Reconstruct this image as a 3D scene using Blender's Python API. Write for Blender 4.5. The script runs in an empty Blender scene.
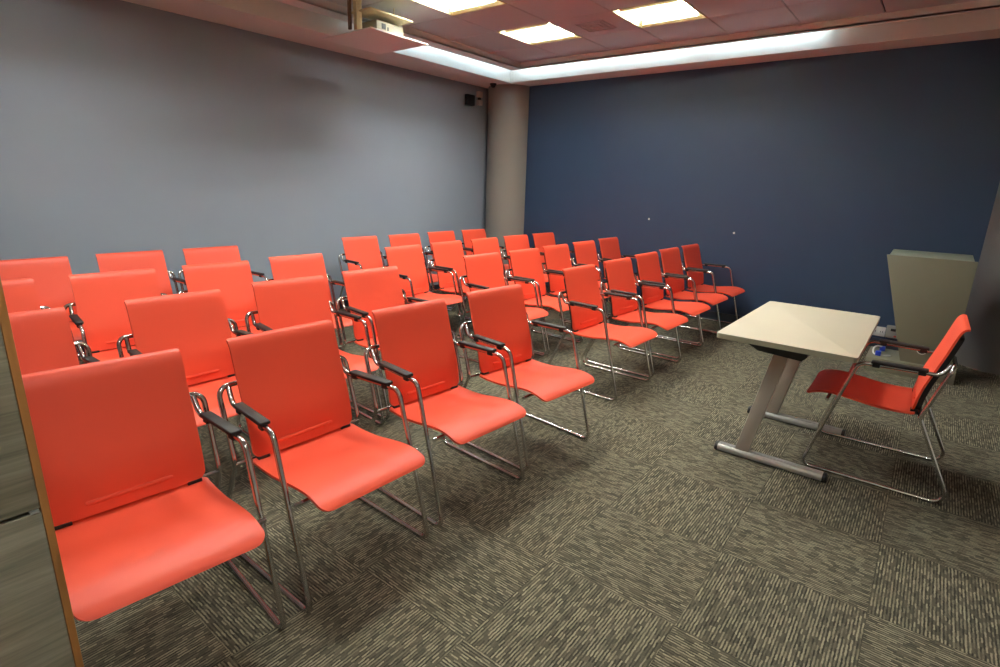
import bpy, bmesh, math
from mathutils import Vector, Matrix
C = bpy.context.scene.collection
PI = math.pi

# ------------------------------------------------------------------ materials
def srgb(r, g, b):
    f = lambda v: (v/255)/12.92 if v/255 <= .04045 else ((v/255+.055)/1.055)**2.4
    return (f(r), f(g), f(b), 1)

def mat(name, col, rough=.5, metal=0, spec=.5, bump=0, bscale=200, var=0, vscale=6):
    m = bpy.data.materials.new(name); m.use_nodes = True
    nt = m.node_tree; b = nt.nodes['Principled BSDF']
    b.inputs['Base Color'].default_value = col
    b.inputs['Roughness'].default_value = rough
    b.inputs['Metallic'].default_value = metal
    b.inputs['Specular IOR Level'].default_value = spec
    tc = nt.nodes.new('ShaderNodeTexCoord')
    if bump:
        n = nt.nodes.new('ShaderNodeTexNoise'); n.inputs['Scale'].default_value = bscale
        n.inputs['Detail'].default_value = 3
        nt.links.new(tc.outputs['Object'], n.inputs['Vector'])
        bp = nt.nodes.new('ShaderNodeBump'); bp.inputs['Strength'].default_value = bump
        bp.inputs['Distance'].default_value = .002
        nt.links.new(n.outputs['Fac'], bp.inputs['Height']); nt.links.new(bp.outputs['Normal'], b.inputs['Normal'])
    if var:
        n = nt.nodes.new('ShaderNodeTexNoise'); n.inputs['Scale'].default_value = vscale
        n.inputs['Detail'].default_value = 4
        nt.links.new(tc.outputs['Object'], n.inputs['Vector'])
        mx = nt.nodes.new('ShaderNodeMix'); mx.data_type = 'RGBA'
        mx.inputs[6].default_value = tuple(c*(1-var) for c in col[:3])+(1,)
        mx.inputs[7].default_value = tuple(min(1, c*(1+var)) for c in col[:3])+(1,)
        nt.links.new(n.outputs['Fac'], mx.inputs[0]); nt.links.new(mx.outputs[2], b.inputs['Base Color'])
    return m

def emit(name, col, s):
    m = bpy.data.materials.new(name); m.use_nodes = True; nt = m.node_tree; nt.nodes.clear()
    e = nt.nodes.new('ShaderNodeEmission'); e.inputs[0].default_value = col; e.inputs[1].default_value = s
    o = nt.nodes.new('ShaderNodeOutputMaterial'); nt.links.new(e.outputs[0], o.inputs[0])
    return m

M = {}
M['red'] = mat('red_plastic', (.93, .100, .045, 1), .46, bump=.12, bscale=900)
M['chrome'] = mat('chrome', (.62, .60, .58, 1), .16, 1)
M['pad'] = mat('dark_arm_pad', srgb(30, 23, 22), .55, bump=.1, bscale=500)
M['black'] = mat('black_plastic', srgb(24, 24, 25), .5)
M['wall_grey'] = mat('grey_paint', srgb(148, 156, 166), .55, bump=.15, bscale=350, var=.02)
M['wall_blue'] = mat('blue_paint', srgb(46, 66, 95), .5, bump=.15, bscale=350, var=.03)
M['wall_back'] = mat('pale_paint', srgb(225, 222, 215), .7)
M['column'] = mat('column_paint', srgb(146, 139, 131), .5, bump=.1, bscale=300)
M['column_shaded'] = mat('shaded_column_paint', srgb(104, 101, 99), .5, bump=.1, bscale=300)  # same sort of column, dimmer light at the right put into its colour
M['ceil'] = mat('ceiling_paint', srgb(230, 226, 218), .75, bump=.08, bscale=300)
M['tile'] = mat('ceiling_tile_metal', srgb(196, 196, 196), .42, bump=.03, bscale=60)
M['gap'] = mat('ceiling_joint', srgb(40, 28, 28), .8)
M['base'] = mat('baseboard_dark', srgb(40, 46, 60), .5)
M['pan'] = mat('lamp_pan', srgb(188, 176, 134), .5)
M['added_louvre'] = mat('added_lamp_louvre', srgb(222, 216, 196), .4)
M['wire'] = mat('lamp_bronze', srgb(120, 92, 60), .4, .6)
M['tube'] = emit('lamp_glow', (.90, .965, 1, 1), 118)
M['cool'] = emit('cool_lamp_glow', (.62, .86, 1, 1), 13)
M['tabletop'] = mat('cream_laminate', srgb(216, 203, 176), .4, bump=.05, bscale=400, var=.02)
M['tableedge'] = mat('grey_green_edge', srgb(150, 148, 126), .45)
M['tableleg'] = mat('grey_leg_paint', srgb(178, 170, 156), .42, 0)
M['alu'] = mat('brushed_foot', srgb(176, 174, 168), .35, .35)
M['lect'] = mat('sage_laminate', srgb(121, 118, 99), .45, bump=.04, bscale=300, var=.03)
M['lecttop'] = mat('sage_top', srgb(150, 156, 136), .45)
M['white'] = mat('white_plastic', srgb(222, 220, 214), .4)
M['offw'] = mat('pinkish_plastic', srgb(196, 178, 172), .45)
M['greyp'] = mat('grey_plastic', srgb(150, 145, 138), .45)
M['bluep'] = mat('blue_plastic', srgb(40, 70, 190), .4)
M['redp'] = mat('red_switch', srgb(200, 50, 40), .4)
M['cream'] = mat('cream_paint', srgb(218, 204, 158), .5)
M['bronze'] = mat('brown_post', srgb(110, 84, 66), .5)
M['proj'] = mat('projector_case', srgb(150, 143, 122), .4)
M['edge'] = mat('orange_wood_edge', srgb(166, 112, 58), .45, var=.15, vscale=30)

def wood():
    m = mat('grey_woodgrain', srgb(126, 120, 102), .45); nt = m.node_tree; b = nt.nodes['Principled BSDF']
    tc = nt.nodes.new('ShaderNodeTexCoord'); mp = nt.nodes.new('ShaderNodeMapping')
    mp.inputs['Scale'].default_value = (1.6, 1.6, 34)
    nt.links.new(tc.outputs['Object'], mp.inputs[0])
    n = nt.nodes.new('ShaderNodeTexNoise'); n.inputs['Scale'].default_value = 2.2
    n.inputs['Detail'].default_value = 9; n.inputs['Roughness'].default_value = .68; n.inputs['Distortion'].default_value = .5
    nt.links.new(mp.outputs[0], n.inputs['Vector'])
    r = nt.nodes.new('ShaderNodeValToRGB'); e = r.color_ramp.elements
    e[0].position = .3; e[0].color = srgb(102, 97, 81); e[1].position = .72; e[1].color = srgb(166, 158, 137)
    nt.links.new(n.outputs['Fac'], r.inputs[0]); nt.links.new(r.outputs[0], b.inputs['Base Color'])
    return m
M['wood'] = wood()

def carpet():
    OX, OY, T = 2.0648, .9404, .5
    m = bpy.data.materials.new('carpet_tiles'); m.use_nodes = True; nt = m.node_tree; L = nt.links
    b = nt.nodes['Principled BSDF']; b.inputs['Roughness'].default_value = .95
    b.inputs['Specular IOR Level'].default_value = .12
    def math_(op, a, c=None, cl=None):
        n = nt.nodes.new('ShaderNodeMath'); n.operation = op
        for i, v in enumerate((a, c, cl)):
            if v is None: continue
            if isinstance(v, (int, float)): n.inputs[i].default_value = v
            else: L.new(v, n.inputs[i])
        return n.outputs[0]
    geo = nt.nodes.new('ShaderNodeNewGeometry'); sp = nt.nodes.new('ShaderNodeSeparateXYZ')
    L.new(geo.outputs['Position'], sp.inputs[0]); x, y = sp.outputs[0], sp.outputs[1]
    u = math_('DIVIDE', math_('SUBTRACT', OY, y), T); v = math_('DIVIDE', math_('SUBTRACT', OX, x), T)
    fu, fv = math_('FLOOR', u), math_('FLOOR', v)
    par = math_('FLOORED_MODULO', math_('ADD', fu, fv), 2)      # 1: pile runs along x
    inv = math_('SUBTRACT', 1, par)
    along = math_('ADD', math_('MULTIPLY', x, par), math_('MULTIPLY', y, inv))
    across = math_('ADD', math_('MULTIPLY', y, par), math_('MULTIPLY', x, inv))
    # gentle wobble so that rows of loops are not ruled lines
    nz = nt.nodes.new('ShaderNodeTexNoise'); nz.inputs['Scale'].default_value = 60; nz.inputs['Detail'].default_value = 2
    L.new(geo.outputs['Position'], nz.inputs['Vector'])
    across = math_('ADD', across, math_('MULTIPLY', math_('SUBTRACT', nz.outputs['Fac'], .5), .006))
    rowf = math_('MULTIPLY', across, 190); row = math_('FLOOR', rowf)
    wn = nt.nodes.new('ShaderNodeTexWhiteNoise'); wn.noise_dimensions = '1D'; L.new(row, wn.inputs['W'])
    odd = math_('FLOORED_MODULO', row, 2)
    cellf = math_('ADD', math_('MULTIPLY', along, 36), math_('MULTIPLY', wn.outputs['Value'], 17))
    cell = math_('FLOOR', cellf)
    cb = nt.nodes.new('ShaderNodeCombineXYZ'); L.new(row, cb.inputs[0]); L.new(cell, cb.inputs[1]); L.new(math_('ADD', math_('MULTIPLY', fu, 7), fv), cb.inputs[2])
    w3 = nt.nodes.new('ShaderNodeTexWhiteNoise'); w3.noise_dimensions = '3D'; L.new(cb.outputs[0], w3.inputs['Vector'])
    fine = nt.nodes.new('ShaderNodeTexNoise'); fine.inputs['Scale'].default_value = 380; fine.inputs['Detail'].default_value = 2
    L.new(geo.outputs['Position'], fine.inputs['Vector'])
    val = math_('ADD', math_('ADD', math_('MULTIPLY', w3.outputs['Value'], .42), math_('MULTIPLY', odd, .36)), math_('MULTIPLY', fine.outputs['Fac'], .35))
    r = nt.nodes.new('ShaderNodeValToRGB'); e = r.color_ramp.elements
    e[0].position = .25; e[0].color = srgb(57, 55, 48); e[1].position = .95; e[1].color = srgb(152, 145, 122)
    e2 = r.color_ramp.elements.new(.58); e2.color = srgb(87, 83, 71)
    L.new(val, r.inputs[0])
    # dark joint at the tile borders
    def edge(f, fl):
        a = math_('ABSOLUTE', math_('SUBTRACT', math_('SUBTRACT', f, fl), .5))
        return math_('GREATER_THAN', a, .495)
    j = math_('MAXIMUM', edge(u, fu), edge(v, fv))
    mx = nt.nodes.new('ShaderNodeMix'); mx.data_type = 'RGBA'; L.new(math_('MULTIPLY', j, .22), mx.inputs[0])
    L.new(r.outputs[0], mx.inputs[6]); mx.inputs[7].default_value = srgb(46, 42, 36)
    L.new(mx.outputs[2], b.inputs['Base Color'])
    bp = nt.nodes.new('ShaderNodeBump'); bp.inputs['Strength'].default_value = .5; bp.inputs['Distance'].default_value = .004
    L.new(val, bp.inputs['Height']); L.new(bp.outputs['Normal'], b.inputs['Normal'])
    return m
M['carpet'] = carpet()

# ------------------------------------------------------------------ mesh helpers
def obj(name, bm, m, parent=None, loc=None, smooth=35):
    bmesh.ops.recalc_face_normals(bm, faces=bm.faces)
    me = bpy.data.meshes.new(name); bm.to_mesh(me); bm.free()
    for k in (m if isinstance(m, (list, tuple)) else [m]): me.materials.append(k)
    if smooth:
        me.polygons.foreach_set('use_smooth', [True]*len(me.polygons)); me.set_sharp_from_angle(angle=math.radians(smooth))
    o = bpy.data.objects.new(name, me); C.objects.link(o)
    if parent: o.parent = parent
    if loc: o.location = loc
    return o

def box(bm, x0, x1, y0, y1, z0, z1, bev=0, mi=0, seg=2):
    r = bmesh.ops.create_cube(bm, size=1); vs = r['verts']
    for v in vs:
        v.co = Vector((x0+(v.co.x+.5)*(x1-x0), y0+(v.co.y+.5)*(y1-y0), z0+(v.co.z+.5)*(z1-z0)))
    fs = {f for v in vs for f in v.link_faces}
    for f in fs: f.material_index = mi
    if bev:
        es = list({e for v in vs for e in v.link_edges})
        bmesh.ops.bevel(bm, geom=es, offset=bev, segments=seg, affect='EDGES', profile=.5)

def prism(bm, poly, axis, a, b, bev=0, mi=0):
    """extrude a 2-D polygon along axis from a to b"""
    def P(p, t):
        if axis == 'x': return (t, p[0], p[1])
        if axis == 'y': return (p[0], t, p[1])
        return (p[0], p[1], t)
    A = [bm.verts.new(P(p, a)) for p in poly]; B = [bm.verts.new(P(p, b)) for p in poly]
    fs = [bm.faces.new(A), bm.faces.new(B[::-1])]; n = len(poly)
    for i in range(n): fs.append(bm.faces.new((A[i], B[i], B[(i+1) % n], A[(i+1) % n])))
    for f in fs: f.material_index = mi
    if bev:
        es = list({e for f in fs for e in f.edges})
        bmesh.ops.bevel(bm, geom=es, offset=bev, segments=2, affect='EDGES', profile=.5)

def fillet(pts, rad, seg=6):
    pts = [Vector(p) for p in pts]; out = [pts[0]]
    for i in range(1, len(pts)-1):
        p, a, b = pts[i], pts[i-1], pts[i+1]; r = rad[i] if isinstance(rad, (list, tuple)) else rad
        da, db = (a-p).normalized(), (b-p).normalized()
        ang = da.angle(db)
        if r <= 0 or ang > PI-.02: out.append(p); continue
        t = min(r/math.tan(ang/2), .49*(a-p).length, .49*(b-p).length); r = t*math.tan(ang/2)
        c = p+(da+db).normalized()*(r/math.sin(ang/2)); s, e = p+da*t-c, p+db*t-c
        th = s.angle(e); ax = s.cross(e).normalized()
        for k in range(seg+1): out.append(c+Matrix.Rotation(th*k/seg, 3, ax) @ s)
    out.append(pts[-1]); return out

def tube(bm, pts, r, n=10, cap=True, mi=0):
    pts = [Vector(p) for p in pts]; rings = []; up = None
    for i, p in enumerate(pts):
        d = ((pts[min(i+1, len(pts)-1)]-pts[max(i-1, 0)])).normalized()
        if up is None: up = d.orthogonal().normalized()
        up = (up-d*up.dot(d)).normalized(); s = d.cross(up)
        rings.append([bm.verts.new(p+(up*math.cos(2*PI*k/n)+s*math.sin(2*PI*k/n))*r) for k in range(n)])
    for A, B in zip(rings, rings[1:]):
        for k in range(n):
            f = bm.faces.new((A[k], A[(k+1) % n], B[(k+1) % n], B[k])); f.material_index = mi
    if cap:
        bm.faces.new(rings[0][::-1]).material_index = mi; bm.faces.new(rings[-1]).material_index = mi

def catmull(pts, n):
    out = []; P = [pts[0]]+list(pts)+[pts[-1]]
    for i in range(1, len(P)-2):
        for k in range(n):
            t = k/n; a, b, c, d = P[i-1], P[i], P[i+1], P[i+2]
            out.append(tuple(.5*((2*b[j])+(-a[j]+c[j])*t+(2*a[j]-5*b[j]+4*c[j]-d[j])*t*t+(-a[j]+3*b[j]-3*c[j]+d[j])*t**3) for j in range(len(a))))
    out.append(tuple(pts[-1])); return out

def shell(bm, prof, W, thick, r0, r1, nu=14, crown=0, w_fun=None):
    """a moulded sheet: profile of (d, z) swept over the width, rounded corners r0 at its start and r1 at its end"""
    s = [0]
    for a, b in zip(prof, prof[1:]): s.append(s[-1]+math.hypot(b[0]-a[0], b[1]-a[1]))
    Lt = s[-1]; top = []; bot = []
    for i, p in enumerate(prof):
        a = prof[max(i-1, 0)]; b = prof[min(i+1, len(prof)-1)]
        t = Vector((b[0]-a[0], b[1]-a[1])).normalized(); nrm = Vector((-t.y, t.x))
        w = W if not w_fun else w_fun(s[i]/Lt)
        if s[i] < r0: w -= r0-math.sqrt(max(0, r0*r0-(r0-s[i])**2))
        if Lt-s[i] < r1: w -= r1-math.sqrt(max(0, r1*r1-(r1-Lt+s[i])**2))
        ra, rb = [], []
        for k in range(nu+1):
            u = -1+2*k/nu; c = crown*(u*u)
            ra.append(bm.verts.new((u*w, p[0]+nrm.x*c, p[1]+nrm.y*c)))
            rb.append(bm.verts.new((u*w, p[0]+nrm.x*(c-thick), p[1]+nrm.y*(c-thick))))
        top.append(ra); bot.append(rb)
    n = len(prof)
    for i in range(n-1):
        for k in range(nu):
            bm.faces.new((top[i][k], top[i][k+1], top[i+1][k+1], top[i+1][k]))
            bm.faces.new((bot[i][k], bot[i+1][k], bot[i+1][k+1], bot[i][k+1]))
        bm.faces.new((top[i][0], top[i+1][0], bot[i+1][0], bot[i][0]))
        bm.faces.new((top[i][nu], bot[i][nu], bot[i+1][nu], top[i+1][nu]))
    for k in range(nu):
        bm.faces.new((top[0][k], bot[0][k], bot[0][k+1], top[0][k+1]))
        bm.faces.new((top[-1][k], top[-1][k+1], bot[-1][k+1], bot[-1][k]))

def thing(name, label, cat, loc=(0, 0, 0), rz=0, group=None):
    o = bpy.data.objects.new(name, None); C.objects.link(o); o.empty_display_size = .1
    o.location = loc; o.rotation_euler = (0, 0, rz); tag(o, label, cat, group); return o
def tag(o, label, cat, group=None):
    o['label'] = label; o['category'] = cat
    if group: o['group'] = group
    return o
def struct(name, bm, m, smooth=35):
    o = obj(name, bm, m, smooth=smooth); o['kind'] = 'structure'; return o
def dup(root, loc, rz, label):
    def cp(o, par):
        c = o.copy(); C.objects.link(c); c.parent = par
        for ch in list(o.children): cp(ch, c)
        return c
    r = cp(root, None); r.location = loc; r.rotation_euler = (0, 0, rz); r['label'] = label
    return r

# ------------------------------------------------------------------ room shell
XW, YW, ZS = 6.25, 5.1255, 2.6623           # blue wall, grey wall, soffit
XN, YF = -1.7, -2.6                         # near wall and front wall, behind and beside the camera
XI, YI = 5.93, 4.60                         # inner edge of the soffit
XNI, YFI = XN+.36, YF+.5
ZB, ZT = 2.782, 2.845                       # raised border and raised tiles
top = 3.1
bm = bmesh.new(); box(bm, XN-.1, XW+.4, YF-.1, YW+.1, -.12, 0); struct('floor', bm, M['carpet'], 0)
bm = bmesh.new(); box(bm, XN-.1, XW+.1, YW, YW+.1, 0, top); struct('wall_left', bm, M['wall_grey'], 0)
bm = bmesh.new(); box(bm, XW, XW+.1, YF-.1, YW, 0, top); struct('wall_right', bm, M['wall_blue'], 0)
bm = bmesh.new(); box(bm, XN-.1, XN, YF-.1, YW, 0, top); struct('wall_near', bm, M['wall_back'], 0)
bm = bmesh.new(); box(bm, XN, XW, YF-.1, YF, 0, top); struct('wall_front', bm, M['wall_back'], 0)
bm = bmesh.new(); box(bm, XN, XW, YW-.012, YW, 0, .09, .003); struct('baseboard_left', bm, M['base'])
bm = bmesh.new(); box(bm, XW-.012, XW, YF, YW-.012, 0, .09, .003); struct('baseboard_right', bm, M['base'])

bm = bmesh.new()                                                     # the dropped soffit all round
box(bm, XN, XW, YI, YW, ZS, top-.02); box(bm, XN, XW, YF, YFI, ZS, top-.02)
box(bm, XI, XW, YFI, YI, ZS, top-.02); box(bm, XN, XNI, YFI, YI, ZS, top-.02)
struct('ceiling_soffit', bm, M['ceil'], 0)

TS, GX, GY = .615, 4.56, 3.115
TROFF = [(3.33, 3.115), (4.56, 3.115), (4.56, 1.885), (3.33, 1.885), (3.33, .655), (2.10, 1.885), (.87, 3.115), (.87, 1.885), (-.36, -.575)]  # last one is an added light behind the camera, filling from the front
x_lo, y_lo = GX-TS*9, GY-TS*8; x_hi, y_hi = GX+TS*2, GY+TS*2
bm = bmesh.new()
def cellbox(x, y):
    return any(abs(x-a) < .05 and abs(y-b) < .05 for a, b in TROFF)
for i in range(-9, 2):
    for j in range(-8, 2):
        x, y = GX+TS*i, GY+TS*j
        if cellbox(x, y): continue
        g = .0035; r = []
        # softly dished metal tile: bevelled rim and a slightly raised middle
        def ring(ins, z): return [bm.verts.new(p) for p in ((x+g+ins, y+g+ins, z), (x+TS-g-ins, y+g+ins, z), (x+TS-g-ins, y+TS-g-ins, z), (x+g+ins, y+TS-g-ins, z))]
        rs = [ring(0, ZT+.012), ring(0, ZT+.004), ring(.006, ZT), ring(.05, ZT-.0035), ring(.14, ZT-.006)]
        for A, B in zip(rs, rs[1:]):
            for k in range(4): bm.faces.new((A[k], A[(k+1) % 4], B[(k+1) % 4], B[k]))
        bm.faces.new(rs[-1])
        # the dark void above the joint
        f = bm.faces.new([bm.verts.new(p) for p in ((x, y, ZT+.011), (x+TS, y, ZT+.011), (x+TS, y+TS, ZT+.011), (x, y+TS, ZT+.011))]); f.material_index = 1
struct('ceiling', bm, [M['tile'], M['gap'], M['ceil']], 20)
bm = bmesh.new()
def slab(x0, x1, y0, y1): box(bm, x0, x1, y0, y1, ZB, ZB+.015, 0, 2)
GAP = .09                                                            # open cove slot between the border and the soffit's upright face
xs, ys = XI-GAP, YI-GAP
slab(XNI, xs, y_hi, ys); slab(XNI, xs, YFI, y_lo); slab(x_hi, xs, y_lo, y_hi); slab(XNI, x_lo, y_lo, y_hi)
def riser(x0, x1, y0, y1): box(bm, x0, x1, y0, y1, ZB+.001, top-.03, 0, 2)  # upright step round the raised tiles
riser(x_hi, x_hi+.015, y_lo-.015, y_hi+.015); riser(x_lo-.015, x_lo, y_lo-.015, y_hi+.015)
riser(x_lo, x_hi, y_hi, y_hi+.015); riser(x_lo, x_hi, y_lo-.015, y_lo)
struct('ceiling_border', bm, [M['tile'], M['gap'], M['ceil']], 20)
bm = bmesh.new(); box(bm, XN-.1, XW+.1, YF-.1, YW+.1, top-.02, top+.1); struct('roof_slab', bm, M['gap'], 0)

def cyl(bm, cx, cy, r, z0, z1, n=64):
    prism(bm, [(cx+r*math.cos(2*PI*k/n), cy+r*math.sin(2*PI*k/n)) for k in range(n)], 'z', z0, z1)
bm = bmesh.new(); cyl(bm, 6.253, 4.826, .305, 0, ZS+.01); o = struct('column', bm, M['column'])
bm = bmesh.new(); cyl(bm, 6.30, -.66, .33, 0, ZS+.01); o = struct('column', bm, M['column_shaded'])

# ------------------------------------------------------------------ recessed ceiling lights
def troffer():
    t = thing('ceiling_light', '', 'ceiling light', (0, 0, ZT), 0, 'recessed ceiling lights')
    h = TS/2
    bm = bmesh.new()
    def ring(w, z): return [bm.verts.new((sx*w, sy*w, z)) for sx, sy in ((-1, -1), (1, -1), (1, 1), (-1, 1))]
    rs = [ring(h-.002, .012), ring(h-.002, 0), ring(h-.012, 0), ring(h-.014, .012), ring(h-.05, .105)]
    for A, B in zip(rs, rs[1:]):
        for k in range(4): bm.faces.new((A[k], A[(k+1) % 4], B[(k+1) % 4], B[k]))
    bm.faces.new(rs[-1])
    obj('housing', bm, M['pan'], t, smooth=20)
    for yy in (-.15, 0, .15):
        bm = bmesh.new(); tube(bm, [(-.225, yy, .078), (.225, yy, .078)], .013, 12)
        tb = obj('lamp_tube', bm, M['tube'], t)
        for s in (-1, 1):
            bm = bmesh.new(); box(bm, s*.235-.012, s*.235+.012, yy-.016, yy+.016, .062, .102, .003)
            obj('lamp_holder', bm, M['wire'], tb)
    bm = bmesh.new()
    for q in (-.225, -.075, .075, .225):
        if abs(q) < .1: box(bm, -.255, .255, q-.0015, q+.0015, .040, .060)
        box(bm, q-.0015, q+.0015, -.255, .255, .004, .0602)
    obj('added_louvre', bm, M['added_louvre'], t)  # blades added under the tubes to keep lamp light off the upper walls
    return t
t0 = troffer()
LT = ['lit square ceiling light closest to the hanging projector', 'lit square ceiling light furthest into the corner, in front of the column',
      'lit square ceiling light furthest right, nearest the middle of the blue wall', 'lit square ceiling light over the third row beside the aisle',
      'lit square ceiling light almost above the cream table', 'lit square ceiling light over the aisle between the chair blocks',
      'lit square ceiling light above the back rows of the left block', 'lit square ceiling light above the front rows of the left block', 'added square ceiling light behind the camera, for fill']
for i, (a, b) in enumerate(TROFF):
    loc = (a+TS/2, b+TS/2, ZT)
    if i == 0: t0.location = loc; t0['label'] = LT[0]
    else: dup(t0, loc, 0, LT[i])

# linear lamps in the cove slot, behind the border's edge
def cove(x, y, along, label):
    t = thing('cove_lamp', label, 'cove lamp', (x, y, ZB+.015), 0, 'lamps in the ceiling cove')
    a, b = ((-.55, 0), (.55, 0)) if along == 'x' else ((0, -.55), (0, .55))
    bm = bmesh.new(); tube(bm, [(a[0], a[1], .036), (b[0], b[1], .036)], .011, 10); obj('lamp_tube', bm, M['cool'], t)
    for q in (a, b):
        bm = bmesh.new(); box(bm, q[0]-.013, q[0]+.013, q[1]-.013, q[1]+.013, 0, .050, .002); obj('lamp_holder', bm, M['white'], t)
for i, y in enumerate((3.93, 2.78, 1.63)):
    cove(xs-.014, y, 'y', ('lamp in the cove over the blue wall, nearest the column', 'middle lamp in the cove over the blue wall', 'lamp in the cove over the blue wall, furthest from the column')[i])
for i, x in enumerate((5.28, 4.17)):
    cove(x, ys-.014, 'x', ('lamp in the cove over the grey wall, nearest the column', 'lamp in the cove over the grey wall, beside the projector')[i])

# small square hatch in one ceiling tile
bm = bmesh.new()
vx, vy = 4.865, 2.80
for k in range(3):
    w = .14-.045*k
    for a in ((-w, w, -w, -w+.008), (-w, w, w-.008, w), (-w, -w+.008, -w, w), (w-.008, w, -w, w)):
        box(bm, vx+a[0], vx+a[1], vy+a[2], vy+a[3], ZT-.012, ZT-.002)
tag(obj('ceiling_vent', bm, M['tile']), 'small square outlined vent in a ceiling tile between two lights', 'vent')

# ------------------------------------------------------------------ chairs
def make_chair():
    t = thing('armchair', '', 'chair', (0, 0, 0), 0)
    R = .0095
    # seat
    prof = catmull([(-.062, .386), (-.052, .397), (-.028, .410), (.018, .4205), (.075, .4215), (.15, .413), (.235, .4015), (.32, .399), (.375, .402), (.405, .406)], 4)
    bm = bmesh.new(); shell(bm, prof, .2195, .010, .040, .015, crown=.003, w_fun=lambda v: .2265-.008*v)
    obj('seat', bm, M['red'], t, smooth=50)
    # backrest: from its foot up to a lip that rolls backwards
    pr = [(.387, .413), (.394, .455), (.399, .49), (.412, .55), (.437, .63), (.461, .71), (.479, .775), (.490, .812), (.500, .832), (.512, .842), (.527, .843)]
    prof = catmull(pr, 5)
    bm = bmesh.new(); shell(bm, prof, .2150, .009, .032, .018, crown=-.000)
    # long moulded ridge near the bottom, part of the shell
    for k, (zz, dd) in enumerate(((.452, .3915),)):
        rr = []
        n = 20
        poly = []
        hw, hh = .118, .0065
        for q in range(n):
            a = 2*PI*q/n; cx = (hw-hh)*(1 if math.cos(a) >= 0 else -1)
            poly.append((cx+hh*math.cos(a), zz+hh*math.sin(a)))
        def ring(off, sc): return [bm.verts.new((px*(1-.0*sc)-(.004*sc if px > 0 else -.004*sc), dd-off+(pz-zz)*.15, zz+(pz-zz)*(1-.5*sc))) for px, pz in poly]
        A, B, D = ring(-.004, 0), ring(.0012, 0), ring(.003, 1)
        for P, Q in ((A, B), (B, D)):
            for q in range(n): bm.faces.new((P[q], P[(q+1) % n], Q[(q+1) % n], Q[q]))
        bm.faces.new(D)
    bk = obj('backrest', bm, M['red'], t, smooth=50)
    # black cover behind the backrest
    prof2 = catmull([(d+.0125, z) for d, z in [(.387, .412), (.394, .455), (.399, .49), (.412, .55), (.437, .63), (.461, .71), (.479, .775), (.486, .797)]], 3)
    bm = bmesh.new(); shell(bm, prof2, .196, .020, .03, .03)
    obj('back_cover', bm, M['black'], t, smooth=50)
    # black brackets between seat and backrest
    for s in (-1, 1):
        bm = bmesh.new(); box(bm, s*.178-.022, s*.178+.022, .385, .412, .402, .416, .002)
        obj('bracket', bm, M['black'], t)
    # one bent tube per side: joint, arm, front leg, runner, rear leg, bar behind the back
    for s in (-1, 1):
        pts = [(s*.234, .494, .672), (s*.239, .462, .617), (s*.262, .142, .618), (s*.266, -.022, R), (s*.272, .612, R), (s*.268, .425, .405), (s*.268, .503, .677), (s*.085, .503, .677)]
        path = fillet(pts, [0, .042, .045, .035, .05, .06, .038, 0], 7)
        bm = bmesh.new(); tube(bm, path, R, 10)
        sf = obj('side_frame', bm, M['chrome'], t, smooth=60)
        for yy in (.05, .53):
            bm = bmesh.new(); box(bm, s*(.266+.006*yy/.55)-.008, s*(.266+.006*yy/.55)+.008, yy-.02, yy+.02, 0, .006, .002)
            obj('glide', bm, M['black'], sf)
        # arm pad with two clips underneath, lying along the arm tube
        bm = bmesh.new()
        y0, y1 = .192, .416; xa = s*(.262-.023*(y0-.142)/.322); xb = s*(.262-.023*(y1-.142)/.322)
        box(bm, -.019, .019, y0, y1, .623, .637, .005, 0, 3)
        for yy in (y0+.022, y1-.022): box(bm, -.0125, .0125, yy-.016, yy+.016, .604, .626, .004)
        for v in bm.verts:
            q = (v.co.y-y0)/(y1-y0); v.co.x += xa+(xb-xa)*q; v.co.z += .0012-.001*q
        obj('arm_pad', bm, M['pad'], t)
    bm = bmesh.new(); tube(bm, [(-.263, .0415, .392), (.263, .0415, .392)], .008, 10); obj('crossbar', bm, M['chrome'], t)
    bm = bmesh.new(); tube(bm, [(-.268, .425, .398), (.268, .425, .398)], .008, 10); obj('crossbar', bm, M['chrome'], t)
    for s in (-1, 1):
        bm = bmesh.new(); prism(bm, [(.028, .390), (.425, .376), (.425, .392), (.375, .391), (.235, .3905), (.15, .402), (.075, .4105), (.028, .4095)], 'x', s*.12-.02, s*.12+.02, .002)
        obj('seat_support', bm, M['black'], t)
    return t

ROWS = {
 'front row': ([(.448, 1.4327, -.0874), (1.0718, 1.4042, -.0157), (1.6967, 1.3938, -.0666), (2.3124, 1.3834, -.0908)],
               [(3.4846, 1.5029, -.0211), (4.1092, 1.5057, -.0252), (4.7349, 1.53, -.0255), (5.3283, 1.5518, -.0325), (5.8953, 1.5432, -.0334)]),
 'second row': ([(.395, 2.380, -.045), (1.058, 2.345, -.012), (1.653, 2.388, -.085), (2.259, 2.395, -.065)],
               [(3.462, 2.439, -.049), (4.040, 2.415, -.037), (4.622, 2.443, -.018), (5.222, 2.465, -.014), (5.842, 2.500, -.031)]),
 'third row': ([(.49, 3.302, -.031), (1.060, 3.266, -.06), (1.660, 3.246, -.038), (2.267, 3.284, -.056)],
               [(3.37, 3.274, .014), (3.978, 3.314, .016), (4.556, 3.31, -.002), (5.137, 3.335, -.036), (5.712, 3.336, -.031)]),
 'back row': ([(.862, 4.165, -.03), (1.454, 4.163, -.04), (2.030, 4.135, -.034)],
               [(3.56, 4.183, -.03), (4.140, 4.151, -.037), (4.759, 4.178, -.025), (5.337, 4.164, -.024)]),
}
chair0 = make_chair(); chair0['group'] = 'red armchairs set out in rows'
used = [False]
def place(x, y, a, label):
    if not used[0]:
        used[0] = True; chair0.location = (x, y, 0); chair0.rotation_euler = (0, 0, a); chair0['label'] = label; return chair0
    return dup(chair0, (x, y, 0), a, label)
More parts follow.
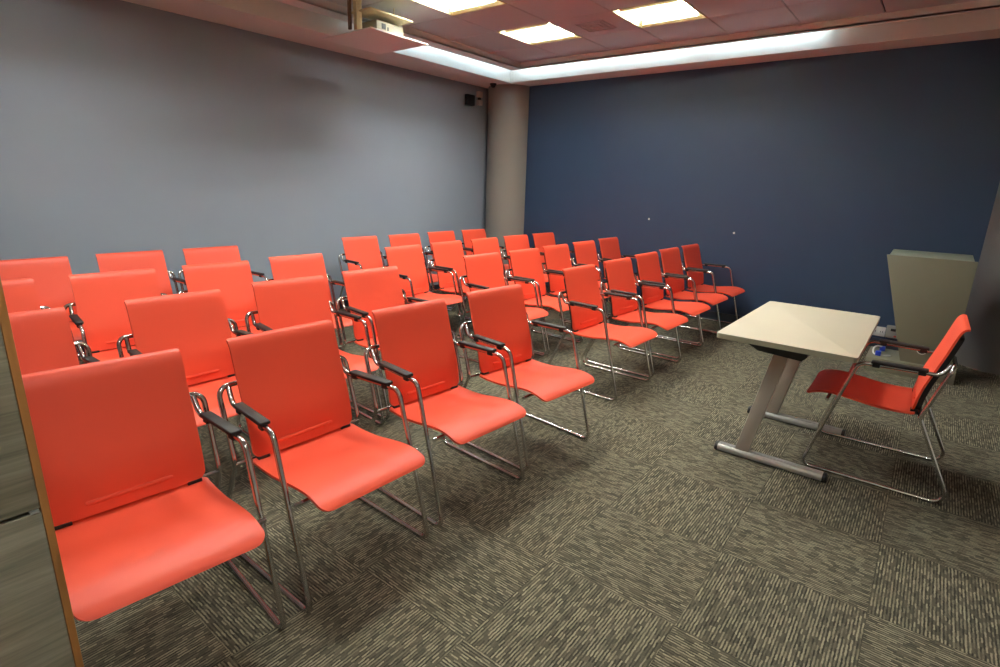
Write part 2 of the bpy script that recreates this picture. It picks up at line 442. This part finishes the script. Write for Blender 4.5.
ordn = {1: 'second', 2: 'third', 3: 'fourth'}
for rn, (Lb, Rb) in ROWS.items():
    n = len(Lb)
    for i, c in enumerate(Lb):
        if rn == 'front row' and i == 0: w = 'red armchair in the front row, closest to the wood-grain cabinet'
        elif i == 0: w = 'red armchair at the left end of the %s in the left block' % rn
        elif i == n-1: w = 'red armchair on the aisle end of the %s in the left block' % rn
        else: w = 'red armchair, %s from the left in the left block of the %s' % (ordn[i], rn)
        place(*c, w)
    n = len(Rb)
    for i, c in enumerate(Rb):
        end = 'column' if rn == 'back row' else 'blue wall'
        if i == 0: w = 'red armchair first past the aisle in the right block of the %s' % rn
        elif i == n-1: w = 'red armchair at the %s end of the %s' % (end, rn)
        else: w = 'red armchair, %s past the aisle in the right block of the %s' % (ordn[i], rn)
        place(*c, w)
tc = dup(chair0, (3.372, .325, 0), PI+.012, 'lone red armchair at the cream table, facing the rows of chairs')
del tc['group']

# ------------------------------------------------------------------ table
t = thing('table', 'small cream topped table on two grey slanted legs, facing the chairs', 'table', (3.345, .475, 0))
X0, Y0 = 3.345, .475
def rrect(x0, x1, y0, y1, r, n=6):
    out = []
    for cx, cy, a0 in ((x1-r, y1-r, 0), (x0+r, y1-r, 90), (x0+r, y0+r, 180), (x1-r, y0+r, 270)):
        for k in range(n+1):
            a = math.radians(a0+90*k/n); out.append((cx+r*math.cos(a), cy+r*math.sin(a)))
    return out
bm = bmesh.new(); prism(bm, rrect(2.775-X0, 3.895-X0, .166-Y0, .778-Y0, .018), 'z', .6925, .719, .0015)
for f in bm.faces: f.material_index = 0 if f.normal.z > .5 and f.calc_center_median().z > .71 else 1
bm.normal_update()
for f in bm.faces: f.material_index = 0 if f.calc_center_median().z > .7185 else 1
obj('tabletop', bm, [M['tabletop'], M['tableedge']], t)
for xc in (2.992-X0, 3.672-X0):
    # leaning flat box leg
    bm = bmesh.new()
    prism(bm, [(.652-Y0, .036), (.580-Y0, .036), (.455-Y0, .672), (.527-Y0, .672)], 'x', xc-.019, xc+.019, .006)
    lg = obj('leg', bm, M['tableleg'], t)
    if xc > 0:
        bm = bmesh.new(); tube(bm, [(xc-.0205, .520-Y0, .535), (xc-.017, .520-Y0, .535)], .006, 10)
        obj('bolt', bm, M['black'], lg)
    # foot: rounded aluminium bar with black caps
    sec = [(-.031, .008), (-.031, .026), (-.024, .037), (-.010, .042), (.010, .042), (.024, .037), (.031, .026), (.031, .008)]
    bm = bmesh.new(); prism(bm, [(xc+a, b) for a, b in sec], 'y', .222-Y0, .740-Y0, .0015)
    for dx in (-.012, .012): box(bm, xc+dx-.0015, xc+dx+.0015, .225-Y0, .737-Y0, .0405, .0435)
    ft = obj('foot', bm, M['alu'], t)
    for a, b in ((.204, .2225), (.7395, .757)):
        bm = bmesh.new(); prism(bm, [(xc+p*1.03, q*1.02) for p, q in sec], 'y', a-Y0, b-Y0, .004)
        box(bm, xc-.02, xc+.02, (a+b)/2-.012-Y0, (a+b)/2+.012-Y0, 0, .012, .003)
        obj('end_cap', bm, M['black'], ft)
    # dark bracket under the top
    bm = bmesh.new(); prism(bm, [(.735-Y0, .6925), (.735-Y0, .682), (.612-Y0, .618), (.405-Y0, .604), (.383-Y0, .628), (.383-Y0, .6925)], 'x', xc-.035, xc+.022, .003)
    obj('bracket', bm, M['black'], t)
bm = bmesh.new(); box(bm, 2.995-X0, 3.67-X0, .475-Y0, .520-Y0, .645, .6925, .004); obj('beam', bm, M['tableleg'], t)

# ------------------------------------------------------------------ lectern
LX = 5.40
t = thing('lectern', 'sage green lectern with slanted left side on a low plinth, before blue wall', 'lectern', (LX, 0, 0))
bm = bmesh.new(); box(bm, -.05, .36, -.325, .268, 0, .110, .004); obj('plinth', bm, M['lect'], t)
bm = bmesh.new(); prism(bm, [(-.288, .110), (.038, .110), (.279, .957), (-.288, .957)], 'x', 0, .020, .0015)
fp = obj('front_panel', bm, M['lect'], t)
bm = bmesh.new()                                                     # ring of the cable hole
pr = [(.030, -.004), (.036, -.004), (.036, .001), (.030, .001)]
hy, hz = -.088, .228
def hole(bm, prof):
    n = 24; R_ = [[bm.verts.new((x_, hy+r_*math.cos(2*PI*k/n), hz+r_*math.sin(2*PI*k/n))) for r_, x_ in prof] for k in range(n)]
    for k in range(n):
        for q in range(len(prof)):
            bm.faces.new((R_[k][q], R_[(k+1) % n][q], R_[(k+1) % n][(q+1) % len(prof)], R_[k][(q+1) % len(prof)]))
hole(bm, pr); g = obj('cable_grommet', bm, M['white'], fp); g['label'] = 'white ringed cable hole'
bm = bmesh.new(); n = 24
tube(bm, [(-.0025, hy, hz), (.0005, hy, hz)], .0305, 24); obj('hole_plug', bm, M['black'], g)
# body behind the front panel, following its slant
bm = bmesh.new(); prism(bm, [(-.262, .110), (.010, .110), (.245, .945), (-.262, .945)], 'x', .0201, .30, .002)
obj('body', bm, M['lect'], t)
bm = bmesh.new(); prism(bm, [(.0205, .9455), (.45, .9455), (.45, .972), (.0205, .958)], 'y', -.268, .262, .0015)
obj('top_board', bm, M['lecttop'], t)

# sockets and cable by the lectern
t = thing('wall_socket', 'white double wall socket low on blue wall, left of lectern', 'socket', (XW, .262, .157))
bm = bmesh.new(); box(bm, -.012, 0, -.058, .058, -.045, .045, .004); obj('plate', bm, M['white'], t)
bm = bmesh.new()
for a in (-.028, .028):
    box(bm, -.0135, -.011, a-.02, a+.02, -.025, .025, .001)
    for b in (-.008, .008): box(bm, -.0145, -.0125, a+b-.0025, a+b+.0025, -.008, .008, 0, 1)
obj('outlet', bm, [M['white'], M['black']], t)
t = thing('floor_box', 'grey socket box with red switch mounted on blue wall next to lectern', 'socket box', (XW, .145, .172))
bm = bmesh.new(); box(bm, -.045, 0, -.055, .055, -.055, .06, .005); obj('body', bm, M['greyp'], t)
bm = bmesh.new(); box(bm, -.050, -.044, -.032, -.012, -.042, -.028, .002); obj('switch', bm, M['redp'], t)
bm = bmesh.new(); box(bm, -.048, -.044, -.02, .02, .012, .036, .001); obj('outlet', bm, M['black'], t)
t = thing('power_cable', 'white cable with blue plugs looping onto the lectern plinth', 'cable', (5.62, .18, .11))
cv = catmull([(.03, .0, .035), (-.03, .035, .05), (-.10, .055, .042), (-.16, .045, .012), (-.17, -.01, .006), (-.13, -.07, .006)], 6)
bm = bmesh.new(); tube(bm, cv, .006, 8); obj('cord', bm, M['white'], t)
for a, b, c in ((.03, -.004, .0), (-.17, .012, .0)):
    bm = bmesh.new(); box(bm, a-.02, a+.02, b-.018, b+.022, c, c+.04, .006); obj('plug', bm, M['bluep'], t)

for i, (yy, zz) in enumerate(((2.696, 1.069), (1.713, .980))):
    bm = bmesh.new()
    prism(bm, [(yy+.012*math.cos(2*PI*k/14), zz+.012*math.sin(2*PI*k/14)) for k in range(14)], 'x', XW-.006, XW, .002)
    tag(obj('wall_plug', bm, M['white']), ('small white dot on blue wall, above the third row chairs', 'small white dot on blue wall, right of the front row chairs')[i], 'wall plug')

# ------------------------------------------------------------------ cabinet at the left, close to the camera
CX, CY = .14, .90
t = thing('cabinet', 'grey wood-grain cabinet with orange-brown edge at the left of the picture', 'cabinet', (CX-.45, CY+.2, 0))
ox, oy = -(CX-.45), -(CY+.2)
H = 1.40
bm = bmesh.new()
box(bm, CX-.9+ox, CX-.0098+ox, CY+.021+oy, CY+.40+oy, .06, H); box(bm, CX-.88+ox, CX-.03+ox, CY+.05+oy, CY+.38+oy, 0, .0605)
obj('body', bm, M['wood'], t)
bm = bmesh.new(); box(bm, CX-.0095+ox, CX+ox, CY+oy, CY+.40+oy, .0, H, .001)
s = obj('side_panel', bm, M['edge'], t); s['label'] = 'orange-brown edge strip'
for z0, z1 in ((.065, .951), (.957, H-.005)):
    bm = bmesh.new(); box(bm, CX-.895+ox, CX-.0100+ox, CY+.001+oy, CY+.020+oy, z0, z1, .001)
    d = obj('door', bm, M['wood'], t)
bm = bmesh.new(); box(bm, CX-.022+ox, CX-.012+ox, CY-.001+oy, CY+.012+oy, .952, .956); obj('hinge', bm, M['alu'], t)

# ------------------------------------------------------------------ projector on its ceiling lift
PX, PY = 3.42, 4.12
t = thing('projector_lift', 'projector lift lowered from ceiling with brown underside panel and cream posts', 'projector lift', (PX, PY, 2.57))
PZ = 2.57
bm = bmesh.new(); box(bm, 3.075-PX, 3.705-PX, 3.80-PY, 4.46-PY, 0, .010, .001)
pp = obj('bottom_panel', bm, M['ceil'], t)
bm = bmesh.new(); box(bm, 3.073-PX, 3.707-PX, 3.794-PY, 3.80-PY, -.001, .012, .001); o = obj('panel_trim', bm, M['offw'], pp); o['label'] = 'white front edge trim'
bm = bmesh.new(); box(bm, 3.085-PX, 3.535-PX, 3.80-PY, 4.05-PY, 2.712-PZ, 2.724-PZ, .001); obj('top_plate', bm, M['cream'], t)
for (x0, x1, y0, y1, m_) in ((3.00+.06, 3.115, 3.945, 3.985, 'cream'), (3.03, 3.048, 3.99, 4.02, 'bronze')):
    bm = bmesh.new(); box(bm, x0-PX, x1-PX, y0-PY, y1-PY, (2.58 if m_ == 'cream' else 2.58)-PZ, ZT-PZ, .002); obj('post', bm, M[m_], t)
bm = bmesh.new(); tube(bm, [(3.50-PX, 4.0-PY, .016), (3.50-PX, 4.0-PY, ZT-PZ)], .005, 8); obj('rod', bm, M['cream'], t)
t = thing('projector', 'small off-white projector sitting on the lowered ceiling lift', 'projector', (3.355, 3.98, PZ+.0105))
bm = bmesh.new(); box(bm, -.145, .145, -.10, .10, .012, .098, .008); obj('case', bm, M['proj'], t)
bm = bmesh.new(); box(bm, -.095, -.052, -.104, -.099, .036, .078, .002); obj('port_panel', bm, M['black'], t)
bm = bmesh.new(); box(bm, -.035, -.020, -.103, -.099, .032, .06, .001); obj('port', bm, M['black'], t)
bm = bmesh.new()
for k in range(6): box(bm, .03+.014*k, .036+.014*k, -.1015, -.099, .03, .08)
obj('grille', bm, M['greyp'], t)
for a in (-.12, .12):
    for b in (-.08, .08):
        bm = bmesh.new(); tube(bm, [(a, b, 0), (a, b, .0125)], .009, 10); obj('foot', bm, M['black'], t)

# ------------------------------------------------------------------ fittings in the corner
t = thing('wall_speaker', 'small black speaker box high on grey wall near the column', 'speaker', (5.735, YW, 2.468))
bm = bmesh.new(); box(bm, -.085, .065, -.055, -.008, -.066, .062, .006); obj('body', bm, M['black'], t)
bm = bmesh.new(); box(bm, -.03, .03, -.010, 0, -.03, .03, .002); obj('bracket', bm, M['black'], t)
t = thing('wall_sensor', 'small pale two-part device high on grey wall right of black speaker', 'sensor', (5.932, YW, 2.51))
for a, b in ((.012, .085), (-.085, -.022)):
    bm = bmesh.new(); box(bm, -.045, .032, -.05, 0, a, b, .005); obj('unit', bm, M['offw'], t)
bm = bmesh.new(); box(bm, -.018, .018, -.03, 0, -.023, .013, .002); obj('joint', bm, M['black'], t)
t = thing('ceiling_sensor', 'small black fitting under the soffit beside the column top', 'ceiling fitting', (5.865, 4.82, ZS))
bm = bmesh.new(); tube(bm, [(0, 0, 0), (0, 0, -.02)], .042, 20); obj('base', bm, M['black'], t)
bm = bmesh.new(); bmesh.ops.create_uvsphere(bm, u_segments=18, v_segments=10, radius=.032, matrix=Matrix.Translation((0, 0, -.02))); obj('dome', bm, M['black'], t)

# ------------------------------------------------------------------ camera, world
f, yaw, pit, roll, h = 542.926, .663501, .267197, .030778, 1.408014
fw = Vector((math.cos(yaw)*math.cos(pit), math.sin(yaw)*math.cos(pit), -math.sin(pit)))
r0 = Vector((math.sin(yaw), -math.cos(yaw), 0)); u0 = r0.cross(fw)
r = r0*math.cos(roll)+u0*math.sin(roll); u = -r0*math.sin(roll)+u0*math.cos(roll)
cam = bpy.data.objects.new('camera', bpy.data.cameras.new('camera')); C.objects.link(cam)
cam.matrix_world = Matrix(((r.x, u.x, -fw.x, 0), (r.y, u.y, -fw.y, 0), (r.z, u.z, -fw.z, h), (0, 0, 0, 1)))
cam.data.sensor_fit = 'HORIZONTAL'; cam.data.sensor_width = 36; cam.data.lens = f*36/1000
cam.data.clip_start = .02
sc = bpy.context.scene; sc.camera = cam
w = bpy.data.worlds.new('world'); sc.world = w; w.use_nodes = True
w.node_tree.nodes['Background'].inputs[0].default_value = (0, 0, 0, 1)
sc.view_settings.view_transform = 'Standard'; sc.view_settings.look = 'None'
sc.view_settings.gamma = 1; sc.view_settings.use_curve_mapping = False
sc.view_settings.exposure = .78
sc.cycles.max_bounces = 12; sc.cycles.diffuse_bounces = 8; sc.cycles.sample_clamp_indirect = 8
